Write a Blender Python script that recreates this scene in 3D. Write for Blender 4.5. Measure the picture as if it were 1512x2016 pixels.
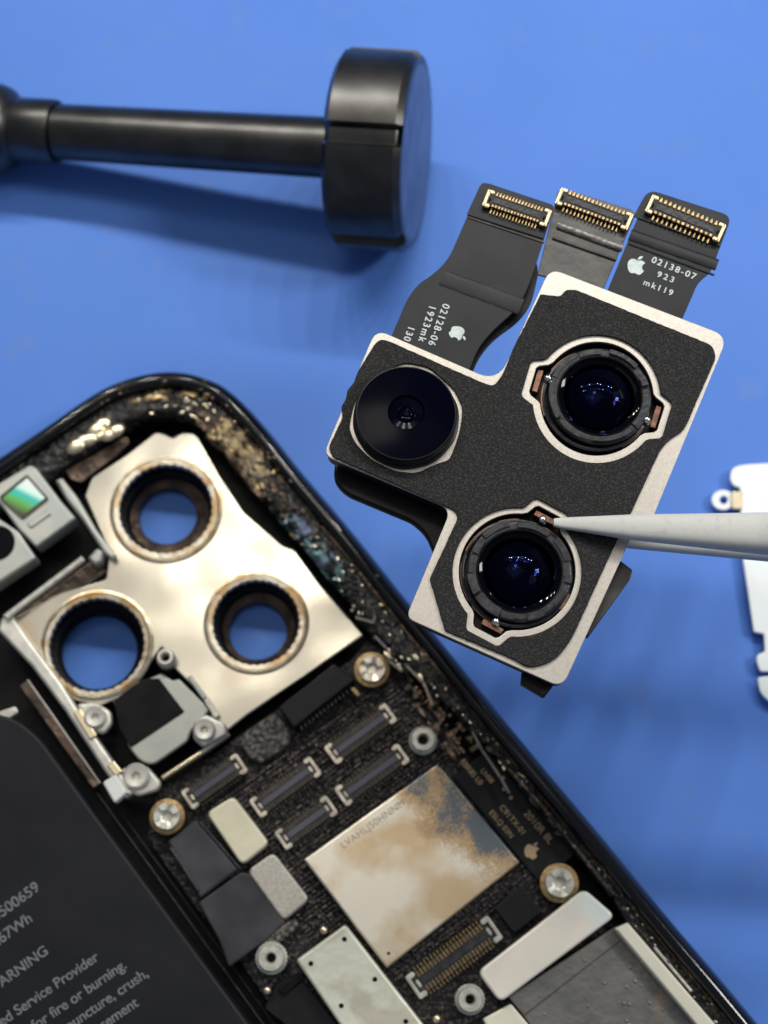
import bpy, bmesh, math, random
from mathutils import Vector, Matrix, noise
random.seed(7)
S = bpy.context.scene
for o in list(bpy.data.objects): bpy.data.objects.remove(o)
COL = S.collection
# ------------------------------------------------------------ camera  (1 unit = 1 cm)
S.unit_settings.scale_length = 0.01
TILT = math.radians(17); FPX = 2920.0; DIST = 14.6; TZ = 0.5
fwd = Vector((0, math.sin(TILT), -math.cos(TILT)))
upv = Vector((0, math.cos(TILT), math.sin(TILT)))
CAMP = Vector((0, 0, TZ)) - fwd*DIST
cd = bpy.data.cameras.new('camera'); cam = bpy.data.objects.new('camera', cd); COL.objects.link(cam)
cam.location = CAMP; cam.rotation_euler = (TILT, 0, 0)
cd.sensor_fit = 'VERTICAL'; cd.sensor_height = 24; cd.lens = FPX/2016*24
cd.clip_start = 0.1; cd.clip_end = 500
ZM = 3.27                                  # height of the held camera module
cd.dof.use_dof = True; cd.dof.focus_distance = 11.75; cd.dof.aperture_fstop = cd.lens*1e-3/0.155
S.camera = cam
# ------------------------------------------------------------ world, lamps, exposure
w = bpy.data.worlds.new('World'); S.world = w; w.use_nodes = True
bg = w.node_tree.nodes['Background']; bg.inputs[0].default_value = (0.62, 0.72, 0.9, 1); bg.inputs[1].default_value = 0.20
def area(name, loc, target, size, power, col, sy=None):
    l = bpy.data.lights.new(name, 'AREA'); l.energy = power; l.color = col
    l.shape = 'RECTANGLE'; l.size = size; l.size_y = sy or size
    o = bpy.data.objects.new(name, l); COL.objects.link(o); o.location = loc
    o.rotation_euler = (Vector(target)-Vector(loc)).to_track_quat('-Z', 'Y').to_euler()
    return o
# LED work lamp: a bar of small diodes behind and above the bench
kc = Vector((0.3, 16.3, 22)); kx = Vector((math.cos(math.radians(7)),-math.sin(math.radians(7)),0)); ky = kc.cross(kx).normalized()
for i in range(10):
    for j in range(2):
        area('work_lamp_diode', kc + kx*(i-4.5)*3.3 + ky*(j-.5)*.6, (0.5,0,0.5), 0.45, 292, (1.0,0.97,0.92))
# added unseen lights, for metal reflections and fill
area('metal_glare_light', (-2.9, 12.2, 40), (0,0,0), 4.5, 800, (1.0,0.92,0.80), 5)  # added light, aimed to put a highlight on the camera bracket
area('fill_panel', (-6, 8, 46), (0,0,0), 26, 1350, (1.0,0.90,0.76), 26)  # added broad warm panel, lifts the darker level of the metals
area('side_fill', (21, 3.5, 22), (0,0,0), 4, 2600, (1.0,0.98,0.95), 4)  # added fill from the right, lightens the module's shadow on the mat
S.view_settings.view_transform = 'Standard'; S.view_settings.look = 'None'
S.view_settings.exposure = 0.0; S.view_settings.gamma = 1
S.render.engine = 'CYCLES'
# ------------------------------------------------------------ helpers
def P(px, py, z):
    """world point at height z seen at photo pixel (px,py)"""
    d = fwd*FPX + Vector((1,0,0))*(px-756) + upv*(1008-py)
    t = (z-CAMP.z)/d.z
    return CAMP + d*t
def sc(px, py, z): return (P(px+1,py,z)-P(px,py,z)).length   # cm per photo pixel
def inv(pt): return Matrix.Translation(-Vector(pt))
def link(name, me, mat, parent=None):
    o = bpy.data.objects.new(name, me); COL.objects.link(o)
    if mat is not None:
        me.materials.clear(); me.materials.append(mat)
    if parent is not None:
        o.parent = parent
        o.matrix_parent_inverse = WORLDS[parent.name].inverted()
        WORLDS[o.name] = WORLDS[parent.name]@Matrix.Identity(4) if False else Matrix.Identity(4)
    else: WORLDS[o.name] = Matrix.Identity(4)
    return o
WORLDS = {}
def thing(name, label, cat, loc=(0,0,0), group=None):
    o = bpy.data.objects.new(name, None); COL.objects.link(o); o.location = loc; o.empty_display_size = .3
    o['label'] = label; o['category'] = cat
    if group: o['group'] = group
    WORLDS[o.name] = Matrix.Translation(Vector(loc)); return o
def smooth(me, ang=35):
    for p in me.polygons: p.use_smooth = True
    me.set_sharp_from_angle(angle=math.radians(ang))
def rnd(pts, r=0, n=5):
    """round polygon corners; pts (x,y[,r])"""
    out = []; N = len(pts)
    for i in range(N):
        p = Vector(pts[i][:2]); rr = pts[i][2] if len(pts[i]) > 2 else r
        a = Vector(pts[i-1][:2]); b = Vector(pts[(i+1)%N][:2])
        if rr <= 0: out.append((p.x,p.y)); continue
        da = (a-p); db = (b-p); l = min(rr, da.length*.49, db.length*.49)
        s = p+da.normalized()*l; e = p+db.normalized()*l
        for k in range(n+1):
            t = k/n; q = s*(1-t)**2 + p*2*t*(1-t) + e*t*t; out.append((q.x,q.y))
    return out
def circ(cx, cy, r, n=48, ry=None, a0=0):
    ry = ry or r
    return [(cx+r*math.cos(a0+2*math.pi*k/n), cy+ry*math.sin(a0+2*math.pi*k/n)) for k in range(n)]
def curve_mesh(loops, z1, th, bev):
    c = bpy.data.curves.new('c', 'CURVE'); c.dimensions = '2D'; c.fill_mode = 'BOTH'
    c.extrude = max(th/2-bev, 0); c.bevel_depth = bev; c.bevel_resolution = 2; c.offset = -bev
    for lp in loops:
        s = c.splines.new('POLY'); s.points.add(len(lp)-1)
        for k, p in enumerate(lp): s.points[k].co = (p[0], p[1], 0, 1)
        s.use_cyclic_u = True
    ob = bpy.data.objects.new('c', c); me = bpy.data.meshes.new_from_object(ob)
    bpy.data.objects.remove(ob); bpy.data.curves.remove(c)
    me.transform(Matrix.Translation((0,0,z1-th/2))); return me
def plate(name, loops, z, th, mat, parent=None, bev=0.012, px=True):
    """flat plate; loops = [outer, hole, hole...] in photo pixels at its top height z"""
    if px: loops = [[P(x,y,z)[:2] for x,y in lp] for lp in loops]
    me = curve_mesh(loops, z, th, bev); smooth(me, 40)
    return link(name, me, mat, parent)
class MB:
    def __init__(s): s.bm = bmesh.new()
    def prism(s, pts, z, th, px=True):
        if px: pts = [P(x,y,z)[:2] for x,y in pts]
        a = sum(pts[i-1][0]*pts[i][1]-pts[i][0]*pts[i-1][1] for i in range(len(pts)))
        if a < 0: pts = pts[::-1]
        t = [s.bm.verts.new((x,y,z)) for x,y in pts]; b = [s.bm.verts.new((x,y,z-th)) for x,y in pts]
        n = len(pts); s.bm.faces.new(t); s.bm.faces.new(b[::-1])
        for i in range(n): s.bm.faces.new((t[i],b[i],b[(i+1)%n],t[(i+1)%n]))
    def box(s, M, c, d):
        """oriented box, M 4x4, c centre, d full sizes"""
        m = M@Matrix.Translation(c)@Matrix.Diagonal((d[0],d[1],d[2],1))
        bmesh.ops.create_cube(s.bm, size=1, matrix=m)
    def lathe(s, prof, c=(0,0,0), n=40, rf=None, M=None, close=False):
        """prof [(r,z)], rf(theta, k)->radius factor"""
        c = Vector(c); rings = []
        for k,(r,z) in enumerate(prof):
            if r < 1e-5: rings.append([s.bm.verts.new(c+Vector((0,0,z)))]); continue
            rings.append([s.bm.verts.new(c+Vector((r*(rf(2*math.pi*i/n,k) if rf else 1)*math.cos(2*math.pi*i/n), r*(rf(2*math.pi*i/n,k) if rf else 1)*math.sin(2*math.pi*i/n), z))) for i in range(n)])
        if close: rings.append(rings[0])
        for a, b in zip(rings, rings[1:]):
            for i in range(n):
                j = (i+1)%n
                if len(a)==1 and len(b)==1: continue
                if len(a)==1: s.bm.faces.new((a[0], b[i], b[j]))
                elif len(b)==1: s.bm.faces.new((a[i], b[0], a[j]))
                else: s.bm.faces.new((a[i], b[i], b[j], a[j]))
        if M is not None: bmesh.ops.transform(s.bm, matrix=M, verts=[v for r in rings for v in r])
    def arc(s, c, r0, r1, a0, a1, z, th, n=10):
        pts = [(c[0]+r1*math.cos(a0+(a1-a0)*k/n), c[1]+r1*math.sin(a0+(a1-a0)*k/n)) for k in range(n+1)]
        pts += [(c[0]+r0*math.cos(a1+(a0-a1)*k/n), c[1]+r0*math.sin(a1+(a0-a1)*k/n)) for k in range(n+1)]
        s.prism(pts, z, th, px=False)
    def ball(s, c, r, sz=1, seg=10, M=None):
        m = Matrix.Translation(c)@(M or Matrix.Identity(4))@Matrix.Diagonal((r,r,r*sz,1))
        bmesh.ops.create_icosphere(s.bm, subdivisions=2, radius=1, matrix=m)
    def build(s, name, mat, parent=None, ang=35, bev=0):
        bmesh.ops.recalc_face_normals(s.bm, faces=s.bm.faces)
        if bev: bmesh.ops.bevel(s.bm, geom=[e for e in s.bm.edges if e.is_manifold and e.calc_face_angle(0)>.6], offset=bev, segments=2, affect='EDGES', clamp_overlap=True)
        me = bpy.data.meshes.new(name); s.bm.to_mesh(me); s.bm.free(); smooth(me, ang)
        return link(name, me, mat, parent)
def frame(a, b, z):
    """local frame: origin mid of a-b, x along a->b, z up; returns matrix, length"""
    A = P(*a, z); B = P(*b, z); d = B-A; L = d.length; ang = math.atan2(d.y, d.x)
    return Matrix.Translation((A+B)/2)@Matrix.Rotation(ang, 4, 'Z'), L
def text(name, s, a, b, z, h, mat, parent, align='LEFT', stretch=1.0, space=1.0, th=0.003, bold=0):
    """text with baseline from a towards b (px), cap height h px"""
    c = bpy.data.curves.new('t', 'FONT'); c.body = s; c.align_x = align; c.extrude = th/2; c.space_character = space
    if bold: c.offset = bold*h*sc(*a, z)
    A = P(*a, z); d = P(*b, z)-A; size = h*sc(*a, z)/0.70; c.size = size
    ob = bpy.data.objects.new('t', c); me = bpy.data.meshes.new_from_object(ob)
    bpy.data.objects.remove(ob)
    me.transform(Matrix.Translation(A+Vector((0,0,th/2)))@Matrix.Rotation(math.atan2(d.y,d.x),4,'Z')@Matrix.Diagonal((stretch,1,1,1)))
    return link(name, me, mat, parent)
EMB = "12.152 6.896c-.948 0-2.415-1.078-3.96-1.04-2.04.027-3.91 1.183-4.961 3.014-2.117 3.675-.546 9.103 1.519 12.09 1.013 1.454 2.208 3.09 3.792 3.039 1.52-.065 2.09-.987 3.935-.987 1.831 0 2.35.987 3.96.948 1.637-.026 2.676-1.48 3.676-2.948 1.156-1.688 1.636-3.325 1.662-3.415-.039-.013-3.182-1.221-3.22-4.857-.026-3.04 2.48-4.494 2.597-4.559-1.429-2.09-3.623-2.324-4.39-2.376-2-.156-3.675 1.09-4.61 1.09M15.53 3.83c.843-1.012 1.4-2.427 1.245-3.83-1.207.052-2.662.805-3.532 1.818-.78.896-1.454 2.338-1.273 3.714 1.338.104 2.715-.688 3.559-1.701"
def emblem_loops():
    import re
    out = []
    for part in EMB.split('M'):
        st, cv = part.split('c', 1)
        x, y = [float(v) for v in re.findall(r'-?\d*\.?\d+', st)]
        nums = [float(v) for v in re.findall(r'-?\d*\.\d+|-?\d+', cv)]
        lp = []
        for i in range(0, len(nums)-5, 6):
            a = nums[i:i+6]
            for k in range(5):
                t = k/5
                lp.append(tuple((1-t)**3*p0+3*t*(1-t)**2*(p0+p1)+3*t*t*(1-t)*(p0+p2)+t**3*(p0+p3) for p0,p1,p2,p3 in ((x,a[0],a[2],a[4]),(y,a[1],a[3],a[5]))))
            x += a[4]; y += a[5]
        out.append(lp)
    return out
def emblem(cpx, up, hpx, z, mat, parent):
    k = hpx*sc(*cpx, z)/24; C = P(*cpx, z); U = P(cpx[0]+up[0]*9, cpx[1]+up[1]*9, z)-C; a = math.atan2(U.y, U.x)-math.pi/2
    mb = MB()
    for lp in emblem_loops():
        pts = []
        for x,y in lp:
            X, Y = (x-12)*k, (12-y)*k
            pts.append((C.x+X*math.cos(a)-Y*math.sin(a), C.y+X*math.sin(a)+Y*math.cos(a)))
        mb.prism(pts, z+.003, .003, px=False)
    return mb.build('emblem', mat, parent)
# ------------------------------------------------------------ materials
def M_(name, col, met=0, rough=.5, col2=None, nscale=5, lo=.4, hi=.6, bump=0, bscale=30, coat=0, detail=4, spec=.5, r2=None, aniso=None, col3=None, n3=1, lo3=.5, hi3=.6, bd=.01, ior=None):
    m = bpy.data.materials.new(name); m.use_nodes = True; nt = m.node_tree; N = nt.nodes; Lk = nt.links
    b = N['Principled BSDF']
    b.inputs['Base Color'].default_value = (*col,1); b.inputs['Metallic'].default_value = met
    b.inputs['Roughness'].default_value = rough; b.inputs['Specular IOR Level'].default_value = spec
    if ior: b.inputs['IOR'].default_value = ior
    if coat: b.inputs['Coat Weight'].default_value = coat; b.inputs['Coat Roughness'].default_value = .05
    tc = N.new('ShaderNodeTexCoord')
    def nz(scale, det=detail):
        n = N.new('ShaderNodeTexNoise'); n.inputs['Scale'].default_value = scale; n.inputs['Detail'].default_value = det
        Lk.new(tc.outputs['Object'], n.inputs['Vector']); return n
    last = None
    if col2:
        n = nz(nscale); r = N.new('ShaderNodeMapRange'); r.inputs[1].default_value = lo; r.inputs[2].default_value = hi
        Lk.new(n.outputs['Fac'], r.inputs[0])
        mx = N.new('ShaderNodeMix'); mx.data_type = 'RGBA'; mx.inputs[6].default_value = (*col,1); mx.inputs[7].default_value = (*col2,1)
        Lk.new(r.outputs[0], mx.inputs[0]); last = mx
        if r2 is not None:
            q = N.new('ShaderNodeMapRange'); q.inputs[3].default_value = rough; q.inputs[4].default_value = r2
            Lk.new(r.outputs[0], q.inputs[0]); Lk.new(q.outputs[0], b.inputs['Roughness'])
    if col3:
        n = nz(n3); r = N.new('ShaderNodeMapRange'); r.inputs[1].default_value = lo3; r.inputs[2].default_value = hi3
        Lk.new(n.outputs['Fac'], r.inputs[0])
        m2 = N.new('ShaderNodeMix'); m2.data_type = 'RGBA'; m2.inputs[7].default_value = (*col3,1)
        Lk.new(r.outputs[0], m2.inputs[0])
        if last: Lk.new(last.outputs[2], m2.inputs[6])
        else: m2.inputs[6].default_value = (*col,1)
        last = m2
    if last: Lk.new(last.outputs[2], b.inputs['Base Color'])
    if bump:
        n = nz(bscale); bp = N.new('ShaderNodeBump'); bp.inputs['Strength'].default_value = bump; bp.inputs['Distance'].default_value = bd
        Lk.new(n.outputs['Fac'], bp.inputs['Height']); Lk.new(bp.outputs[0], b.inputs['Normal'])
    return m
MAT = {}
mm = MAT
mm['table'] = M_('blue_mat', (.095,.235,.70), 0, .55, (.105,.25,.73), .5, .35,.65, bump=.25, bscale=60, spec=.18, bd=.004, col3=(.12,.25,.66), n3=2.2, lo3=.60, hi3=.72)
mm['gun'] = M_('gunmetal', (.075,.073,.070), 1, .34, (.10,.097,.092), 3, bump=.05, bscale=90, bd=.003, spec=.6)
mm['gunface'] = M_('brushed_gunmetal', (.20,.23,.28), .9, .42, (.27,.30,.36), 3, bump=.05, bscale=40, bd=.003)
mm['steelwarm'] = M_('satin_steel', (.50,.465,.41), .65, .42, (.57,.53,.47), 50, bump=.2, bscale=160, bd=.003)
mm['steeledge'] = M_('dark_steel', (.10,.09,.085), .8, .35)
mm['foam'] = M_('speckled_foam', (.019,.019,.0195), 0, .85, (.085,.08,.073), 62, .48, .84, bump=.8, bscale=70, detail=3, bd=.012, spec=.2, col3=(.16,.15,.13), n3=75, lo3=.70, hi3=.76)
mm['blackpl'] = M_('black_plastic', (.005,.005,.006), 0, .38, (.009,.009,.011), 20, bump=.1, bscale=60, bd=.004, spec=.25)
mm['flex'] = M_('flex_film', (.014,.015,.017), 0, .42, (.020,.020,.023), 3, bump=.12, bscale=4, spec=.22, bd=.02)
mm['flexsh'] = M_('shiny_flex_film', (.035,.033,.030), 0, .36, (.065,.06,.054), 5, .4,.6, bump=.35, bscale=4, spec=.5, bd=.02)
mm['crease'] = M_('creased_film_glare', (.30,.29,.27), .3, .35, (.16,.15,.14), 25, bump=.5, bscale=50, bd=.01)  # paler than the film: glare along the fold put into its colour
mm['gold'] = M_('gold', (.40,.28,.13), 1, .36, (.24,.17,.09), 30)
mm['clipgold'] = M_('clip_gold', (.52,.42,.25), .9, .36)
mm['goldpale'] = M_('pale_gold', (.85,.74,.5), .9, .3)
mm['print'] = M_('white_print', (.66,.74,.72), 0, .5, (.52,.60,.58), 40)
mm['emb'] = M_('pale_print', (.62,.72,.68), 0, .4, (.5,.6,.56), 20)
mm['greyring'] = M_('grey_plastic', (.016,.017,.021), 0, .33, (.036,.038,.043), 12, .4,.62, bump=.3, bscale=24, bd=.015, spec=.4)
mm['greyring2'] = M_('dark_grey_plastic', (.010,.011,.013), 0, .3, (.02,.02,.023), 12, bump=.2, bscale=30, bd=.01, spec=.3)
mm['copper'] = M_('copper_brown', (.30,.15,.09), .7, .35, (.16,.09,.07), 20)
mm['solder'] = M_('solder', (.75,.75,.74), 1, .18, bump=.3, bscale=25, bd=.02)
mm['lensblk'] = M_('lens_black', (.001,.001,.003), 0, .05, spec=.12)
mm['lensnavy'] = M_('lens_navy', (.0012,.0014,.0060), 0, .12, spec=.03)
mm['ceramic'] = M_('white_ceramic', (.60,.60,.56), 0, .5, (.56,.56,.52), 6, bump=.15, bscale=50, bd=.003, spec=.4)
mm['tip'] = M_('smudged_ceramic', (.60,.60,.56), 0, .5, (.48,.48,.45), 14, .55,.8, spec=.4)
mm['mint'] = M_('bright_nickel', (.90,1.0,.97), .1, .35, (.97,.99,1.0), 2.5, .35,.65, bump=.1, bscale=12, bd=.02)
mm['rail'] = M_('polished_black_steel', (.004,.004,.005), .0, .10, bump=.05, bscale=8, coat=.2, spec=.4, bd=.02)
mm['ledge'] = M_('scuffed_ledge', (.007,.007,.008), .2, .3, (.10,.08,.055), 12, .54,.70, bump=1, bscale=14, bd=.05)
mm['pit'] = M_('black_cavity', (.003,.003,.004), 0, .5, (.009,.008,.008), 4, spec=.15)
mm['cream'] = M_('brushed_nickel', (.70,.66,.55), .95, .24, (.58,.545,.46), 1.3, .4,.62, bump=.42, bscale=.9, bd=.16, detail=1, col3=(.52,.42,.28), n3=1.1, lo3=.56, hi3=.72)
mm['creamdull'] = M_('satin_nickel', (.74,.72,.63), .6, .42, (.60,.58,.52), 8, bump=.12, bscale=30, bd=.01)
mm['rim'] = M_('goldish_rim', (.58,.54,.44), .9, .30, (.42,.29,.15), 5, .42,.58, bump=.3, bscale=14, bd=.02)
mm['greyplate'] = M_('grey_bracket', (.44,.47,.44), .5, .42, (.52,.52,.46), 3, bump=.1, bscale=30, bd=.01)
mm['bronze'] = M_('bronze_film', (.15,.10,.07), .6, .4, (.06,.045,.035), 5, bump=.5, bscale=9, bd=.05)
mm['battery'] = M_('battery_wrap', (.0085,.0095,.0125), 0, .50, (.0115,.0125,.0155), 1, bump=.5, bscale=2.2, bd=.02, spec=.25, detail=2)
mm['battxt'] = M_('grey_print', (.19,.20,.22), 0, .6, (.15,.155,.17), 20)
mm['board'] = M_('circuit_board', (.010,.009,.010), 0, .4, (.17,.135,.12), 26, .52,.70, bump=1, bscale=30, bd=.04, detail=6)
mm['smd'] = M_('component_grey', (.19,.15,.135), .5, .38, (.06,.05,.05), 18, .4,.6)
mm['smdblk'] = M_('component_black', (.020,.019,.021), 0, .4, (.05,.044,.042), 14, .45,.6)
mm['chip'] = M_('chip_black', (.007,.0075,.009), 0, .42, (.010,.010,.012), 15, bump=.1, bscale=60, bd=.003, spec=.25)
mm['tape'] = M_('grey_tape', (.030,.031,.036), 0, .45, (.055,.056,.062), 2.2, bump=.5, bscale=1.6, bd=.06, detail=2, spec=.3)
mm['epoxy'] = M_('grainy_epoxy', (.05,.045,.04), .2, .5, (.26,.24,.21), 22, .42,.66, bump=1, bscale=26, bd=.05)
mm['canA'] = M_('cream_shield', (.72,.68,.50), .5, .40, (.76,.72,.55), 10, bump=.1, bscale=60, bd=.004)
mm['canB'] = M_('grainy_shield', (.46,.43,.37), .5, .42, (.56,.53,.46), 30, bump=.2, bscale=60, bd=.006)
mm['canC'] = M_('green_grey_shield', (.74,.75,.62), .4, .42, (.58,.55,.44), 2.2, .5,.62, bump=.2, bscale=5, bd=.04)
mm['clip'] = M_('tinned_clip', (.74,.70,.60), .75, .3, (.5,.44,.36), 14)
mm['bar'] = M_('grey_violet_plastic', (.085,.08,.105), 0, .35)
mm['pinr'] = M_('pins', (.13,.105,.08), .6, .4, (.05,.042,.038), 40)
mm['silver'] = M_('standoff_steel', (.70,.69,.60), .5, .32, (.55,.54,.47), 14, bump=.3, bscale=20, bd=.01)
mm['whitebar'] = M_('pale_bracket', (.84,.90,.84), .2, .36, (.90,.84,.72), 1.3, .46,.54, bump=.1, bscale=20, bd=.01)
mm['creamstrip'] = M_('cream_strip', (.80,.77,.62), .2, .45)
mm['greysheet'] = M_('grey_sheet', (.17,.17,.16), .55, .40, (.23,.22,.20), 5, .35,.65, bump=.3, bscale=14, bd=.02, col3=(.30,.24,.18), n3=1.5, lo3=.58, hi3=.7)
mm['goldprint'] = M_('gold_print', (.52,.38,.22), .3, .5)
mm['goldblob'] = M_('golden_residue', (.62,.46,.22), .8, .3, (.20,.14,.09), 14, .42,.6, bump=.7, bscale=26, bd=.03)
mm['brnblob'] = M_('brown_residue', (.22,.15,.10), .7, .32, (.06,.045,.035), 14, bump=.8, bscale=26, bd=.03)
mm['greenblob'] = M_('iridescent_residue', (.18,.30,.30), .8, .3, (.05,.06,.09), 12, .42,.6, bump=.8, bscale=26, bd=.03)
mm['greyblob'] = M_('dull_residue', (.030,.028,.026), .5, .3, (.10,.088,.078), 16, .5,.68, bump=.8, bscale=26, bd=.04)
mm['wht'] = M_('white_clip', (.75,.77,.72), 0, .4)
def spectral():
    """mirror-like coloured sensor window"""
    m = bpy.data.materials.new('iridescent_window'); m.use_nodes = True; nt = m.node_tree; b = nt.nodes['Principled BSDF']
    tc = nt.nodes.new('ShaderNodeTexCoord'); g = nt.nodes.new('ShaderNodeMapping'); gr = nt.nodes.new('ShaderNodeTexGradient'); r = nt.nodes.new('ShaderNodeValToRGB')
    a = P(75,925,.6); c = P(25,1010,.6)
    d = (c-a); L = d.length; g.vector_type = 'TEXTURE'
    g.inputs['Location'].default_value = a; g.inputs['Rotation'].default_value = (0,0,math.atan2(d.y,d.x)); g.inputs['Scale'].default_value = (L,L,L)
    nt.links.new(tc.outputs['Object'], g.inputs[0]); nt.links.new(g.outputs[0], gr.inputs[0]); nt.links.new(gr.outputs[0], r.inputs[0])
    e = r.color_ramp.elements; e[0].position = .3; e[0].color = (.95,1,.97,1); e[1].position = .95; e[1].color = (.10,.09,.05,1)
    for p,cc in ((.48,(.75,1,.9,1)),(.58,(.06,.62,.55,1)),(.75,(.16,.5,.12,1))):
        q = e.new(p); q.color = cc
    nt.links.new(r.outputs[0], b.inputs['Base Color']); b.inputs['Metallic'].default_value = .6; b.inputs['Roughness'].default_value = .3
    return m
mm['spect'] = spectral()
def coated():
    m = bpy.data.materials.new('coated_glass'); m.use_nodes = True; nt = m.node_tree; nt.nodes.remove(nt.nodes['Principled BSDF'])
    o = nt.nodes['Material Output']; t = nt.nodes.new('ShaderNodeBsdfTransparent'); g = nt.nodes.new('ShaderNodeBsdfGlossy')
    t.inputs[0].default_value = (.45,.5,.6,1); g.inputs[0].default_value = (.10,.16,.45,1); g.inputs['Roughness'].default_value = .03
    f = nt.nodes.new('ShaderNodeFresnel'); f.inputs[0].default_value = 1.42; mx = nt.nodes.new('ShaderNodeMixShader')
    nt.links.new(f.outputs[0], mx.inputs[0]); nt.links.new(t.outputs[0], mx.inputs[1]); nt.links.new(g.outputs[0], mx.inputs[2]); nt.links.new(mx.outputs[0], o.inputs[0])
    return m
mm['coated'] = coated()
mm['violet'] = coated(); mm['violet'].name = 'violet_coated_glass'; mm['violet'].node_tree.nodes['Glossy BSDF'].inputs[0].default_value = (.14,.10,.55,1)
def can_main():
    """tinned shield, gold and grey reflections painted into its colour"""
    m = M_('painted_reflection_shield', (.94,.88,.74), .75, .33, (.72,.55,.34), 1.5, .44,.62, bump=.35, bscale=90, bd=.004)
    nt = m.node_tree; N = nt.nodes; L = nt.links; b = N['Principled BSDF']; src = b.inputs['Base Color'].links[0].from_socket
    tc = N.new('ShaderNodeTexCoord'); n = N.new('ShaderNodeTexNoise'); n.inputs['Scale'].default_value = 1.8; n.inputs['Detail'].default_value = 6
    L.new(tc.outputs['Object'], n.inputs[0])
    a = P(880,1735,.5); c = P(985,1600,.5)      # painted grey reflection lies towards this corner
    d = (c-a); sx = N.new('ShaderNodeVectorMath'); sx.operation = 'DOT_PRODUCT'; sub = N.new('ShaderNodeVectorMath'); sub.operation = 'SUBTRACT'
    sub.inputs[1].default_value = a; L.new(tc.outputs['Object'], sub.inputs[0]); L.new(sub.outputs[0], sx.inputs[0]); sx.inputs[1].default_value = d/d.length_squared
    gn = N.new('ShaderNodeTexNoise'); gn.inputs['Scale'].default_value = 55; gn.inputs['Detail'].default_value = 2; L.new(tc.outputs['Object'], gn.inputs[0])
    gm = N.new('ShaderNodeMath'); gm.operation = 'MULTIPLY_ADD'; L.new(gn.outputs['Fac'], gm.inputs[0]); gm.inputs[1].default_value = .35; L.new(n.outputs['Fac'], gm.inputs[2]); n = gm
    ad = N.new('ShaderNodeMath'); ad.operation = 'MULTIPLY_ADD'; L.new(n.outputs[0], ad.inputs[0]); ad.inputs[1].default_value = 1.6; L.new(sx.outputs['Value'], ad.inputs[2])
    r = N.new('ShaderNodeMapRange'); r.inputs[1].default_value = 1.70; r.inputs[2].default_value = 1.86; L.new(ad.outputs[0], r.inputs[0])
    r2 = N.new('ShaderNodeMapRange'); r2.inputs[1].default_value = 1.36; r2.inputs[2].default_value = 1.66; L.new(ad.outputs[0], r2.inputs[0])
    m1 = N.new('ShaderNodeMix'); m1.data_type = 'RGBA'; L.new(r2.outputs[0], m1.inputs[0]); L.new(src, m1.inputs[6]); m1.inputs[7].default_value = (.56,.39,.22,1)
    m2 = N.new('ShaderNodeMix'); m2.data_type = 'RGBA'; L.new(r.outputs[0], m2.inputs[0]); L.new(m1.outputs[2], m2.inputs[6]); m2.inputs[7].default_value = (.15,.18,.20,1)
    L.new(m2.outputs[2], b.inputs['Base Color']); return m
mm['can'] = can_main()

# ------------------------------------------------------------ the table surface
mb = MB(); mb.prism([(-60,-60),(60,-60),(60,60),(-60,60)], 0, .2, px=False)
tb = mb.build('table_surface', mm['table']); tb['kind'] = 'structure'
tb['label'] = 'blue matte work mat under everything'

# ------------------------------------------------------------ phone
ph = thing('phone', 'opened black phone without its screen, circuit board, battery and three empty camera openings showing', 'phone', P(560,1500,0))
sil = [(-420,1180),(-200,1040),(0,908),(99,842),(182,785),(231,760),(281,744),(331,737),(380,741),(430,758),(463,780),(500,816),(545,868),(594,930),(669,1018),(736,1100),(804,1186),(890,1290),(985,1408),(1074,1516),(1200,1666),(1305,1795),(1426,1937),(1560,2100),(1760,2345)]
def cat(pts, n=6):
    out = []
    for i in range(len(pts)-1):
        p0 = Vector(pts[max(i-1,0)]); p1 = Vector(pts[i]); p2 = Vector(pts[i+1]); p3 = Vector(pts[min(i+2,len(pts)-1)])
        for k in range(n):
            t = k/n; q = .5*((2*p1)+(p2-p0)*t+(2*p0-5*p1+4*p2-p3)*t*t+(3*p1-p0-3*p2+p3)*t**3); out.append((q.x,q.y))
    out.append(pts[-1]); return out
silw = [Vector(P(x,y,.45)[:2]) for x,y in cat(sil)]
def nrm(i):
    a = silw[max(i-1,0)]; b = silw[min(i+1,len(silw)-1)]; d = (b-a).normalized(); return Vector((d.y,-d.x))  # inward (right of travel)
NR = [nrm(i) for i in range(len(silw))]
def wid(i, u):
    pts = ((0,1),(100,1),(107,.42),(121,.38),(127,.62),(300,.62)); f = 1
    for (a,fa),(b,fb) in zip(pts,pts[1:]):
        if a <= i <= b: f = fa+(fb-fa)*(i-a)/(b-a)
    return u if u <= .2 else .2+(u-.2)*f
def sweep(name, prof, mat, parent, jit=0, ang=35, i0=0, i1=None, taper=0):
    bm = bmesh.new(); rows = []; i1 = i1 or len(silw)
    for i in range(i0, i1):
        rows.append([bm.verts.new((silw[i].x+NR[i].x*(wid(i,u)+jit*(noise.noise(Vector((i*.35,k*2.1,3)))) ), silw[i].y+NR[i].y*(wid(i,u)+jit*noise.noise(Vector((i*.35,k*2.1,3)))), zz-(taper*(1-min(1,(min(i-i0,i1-1-i)+.8*noise.noise(Vector((i*.9,k*1.7,4))))/3)) if taper else 0)+jit*.5*noise.noise(Vector((i*.5,k*3.3,9))))) for k,(u,zz) in enumerate(prof)])
    for a, b in zip(rows, rows[1:]):
        for k in range(len(prof)-1): bm.faces.new((a[k], b[k], b[k+1], a[k+1]))
    bmesh.ops.recalc_face_normals(bm, faces=bm.faces)
    me = bpy.data.meshes.new(name); bm.to_mesh(me); bm.free(); smooth(me, ang); return link(name, me, mat, parent)
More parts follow.
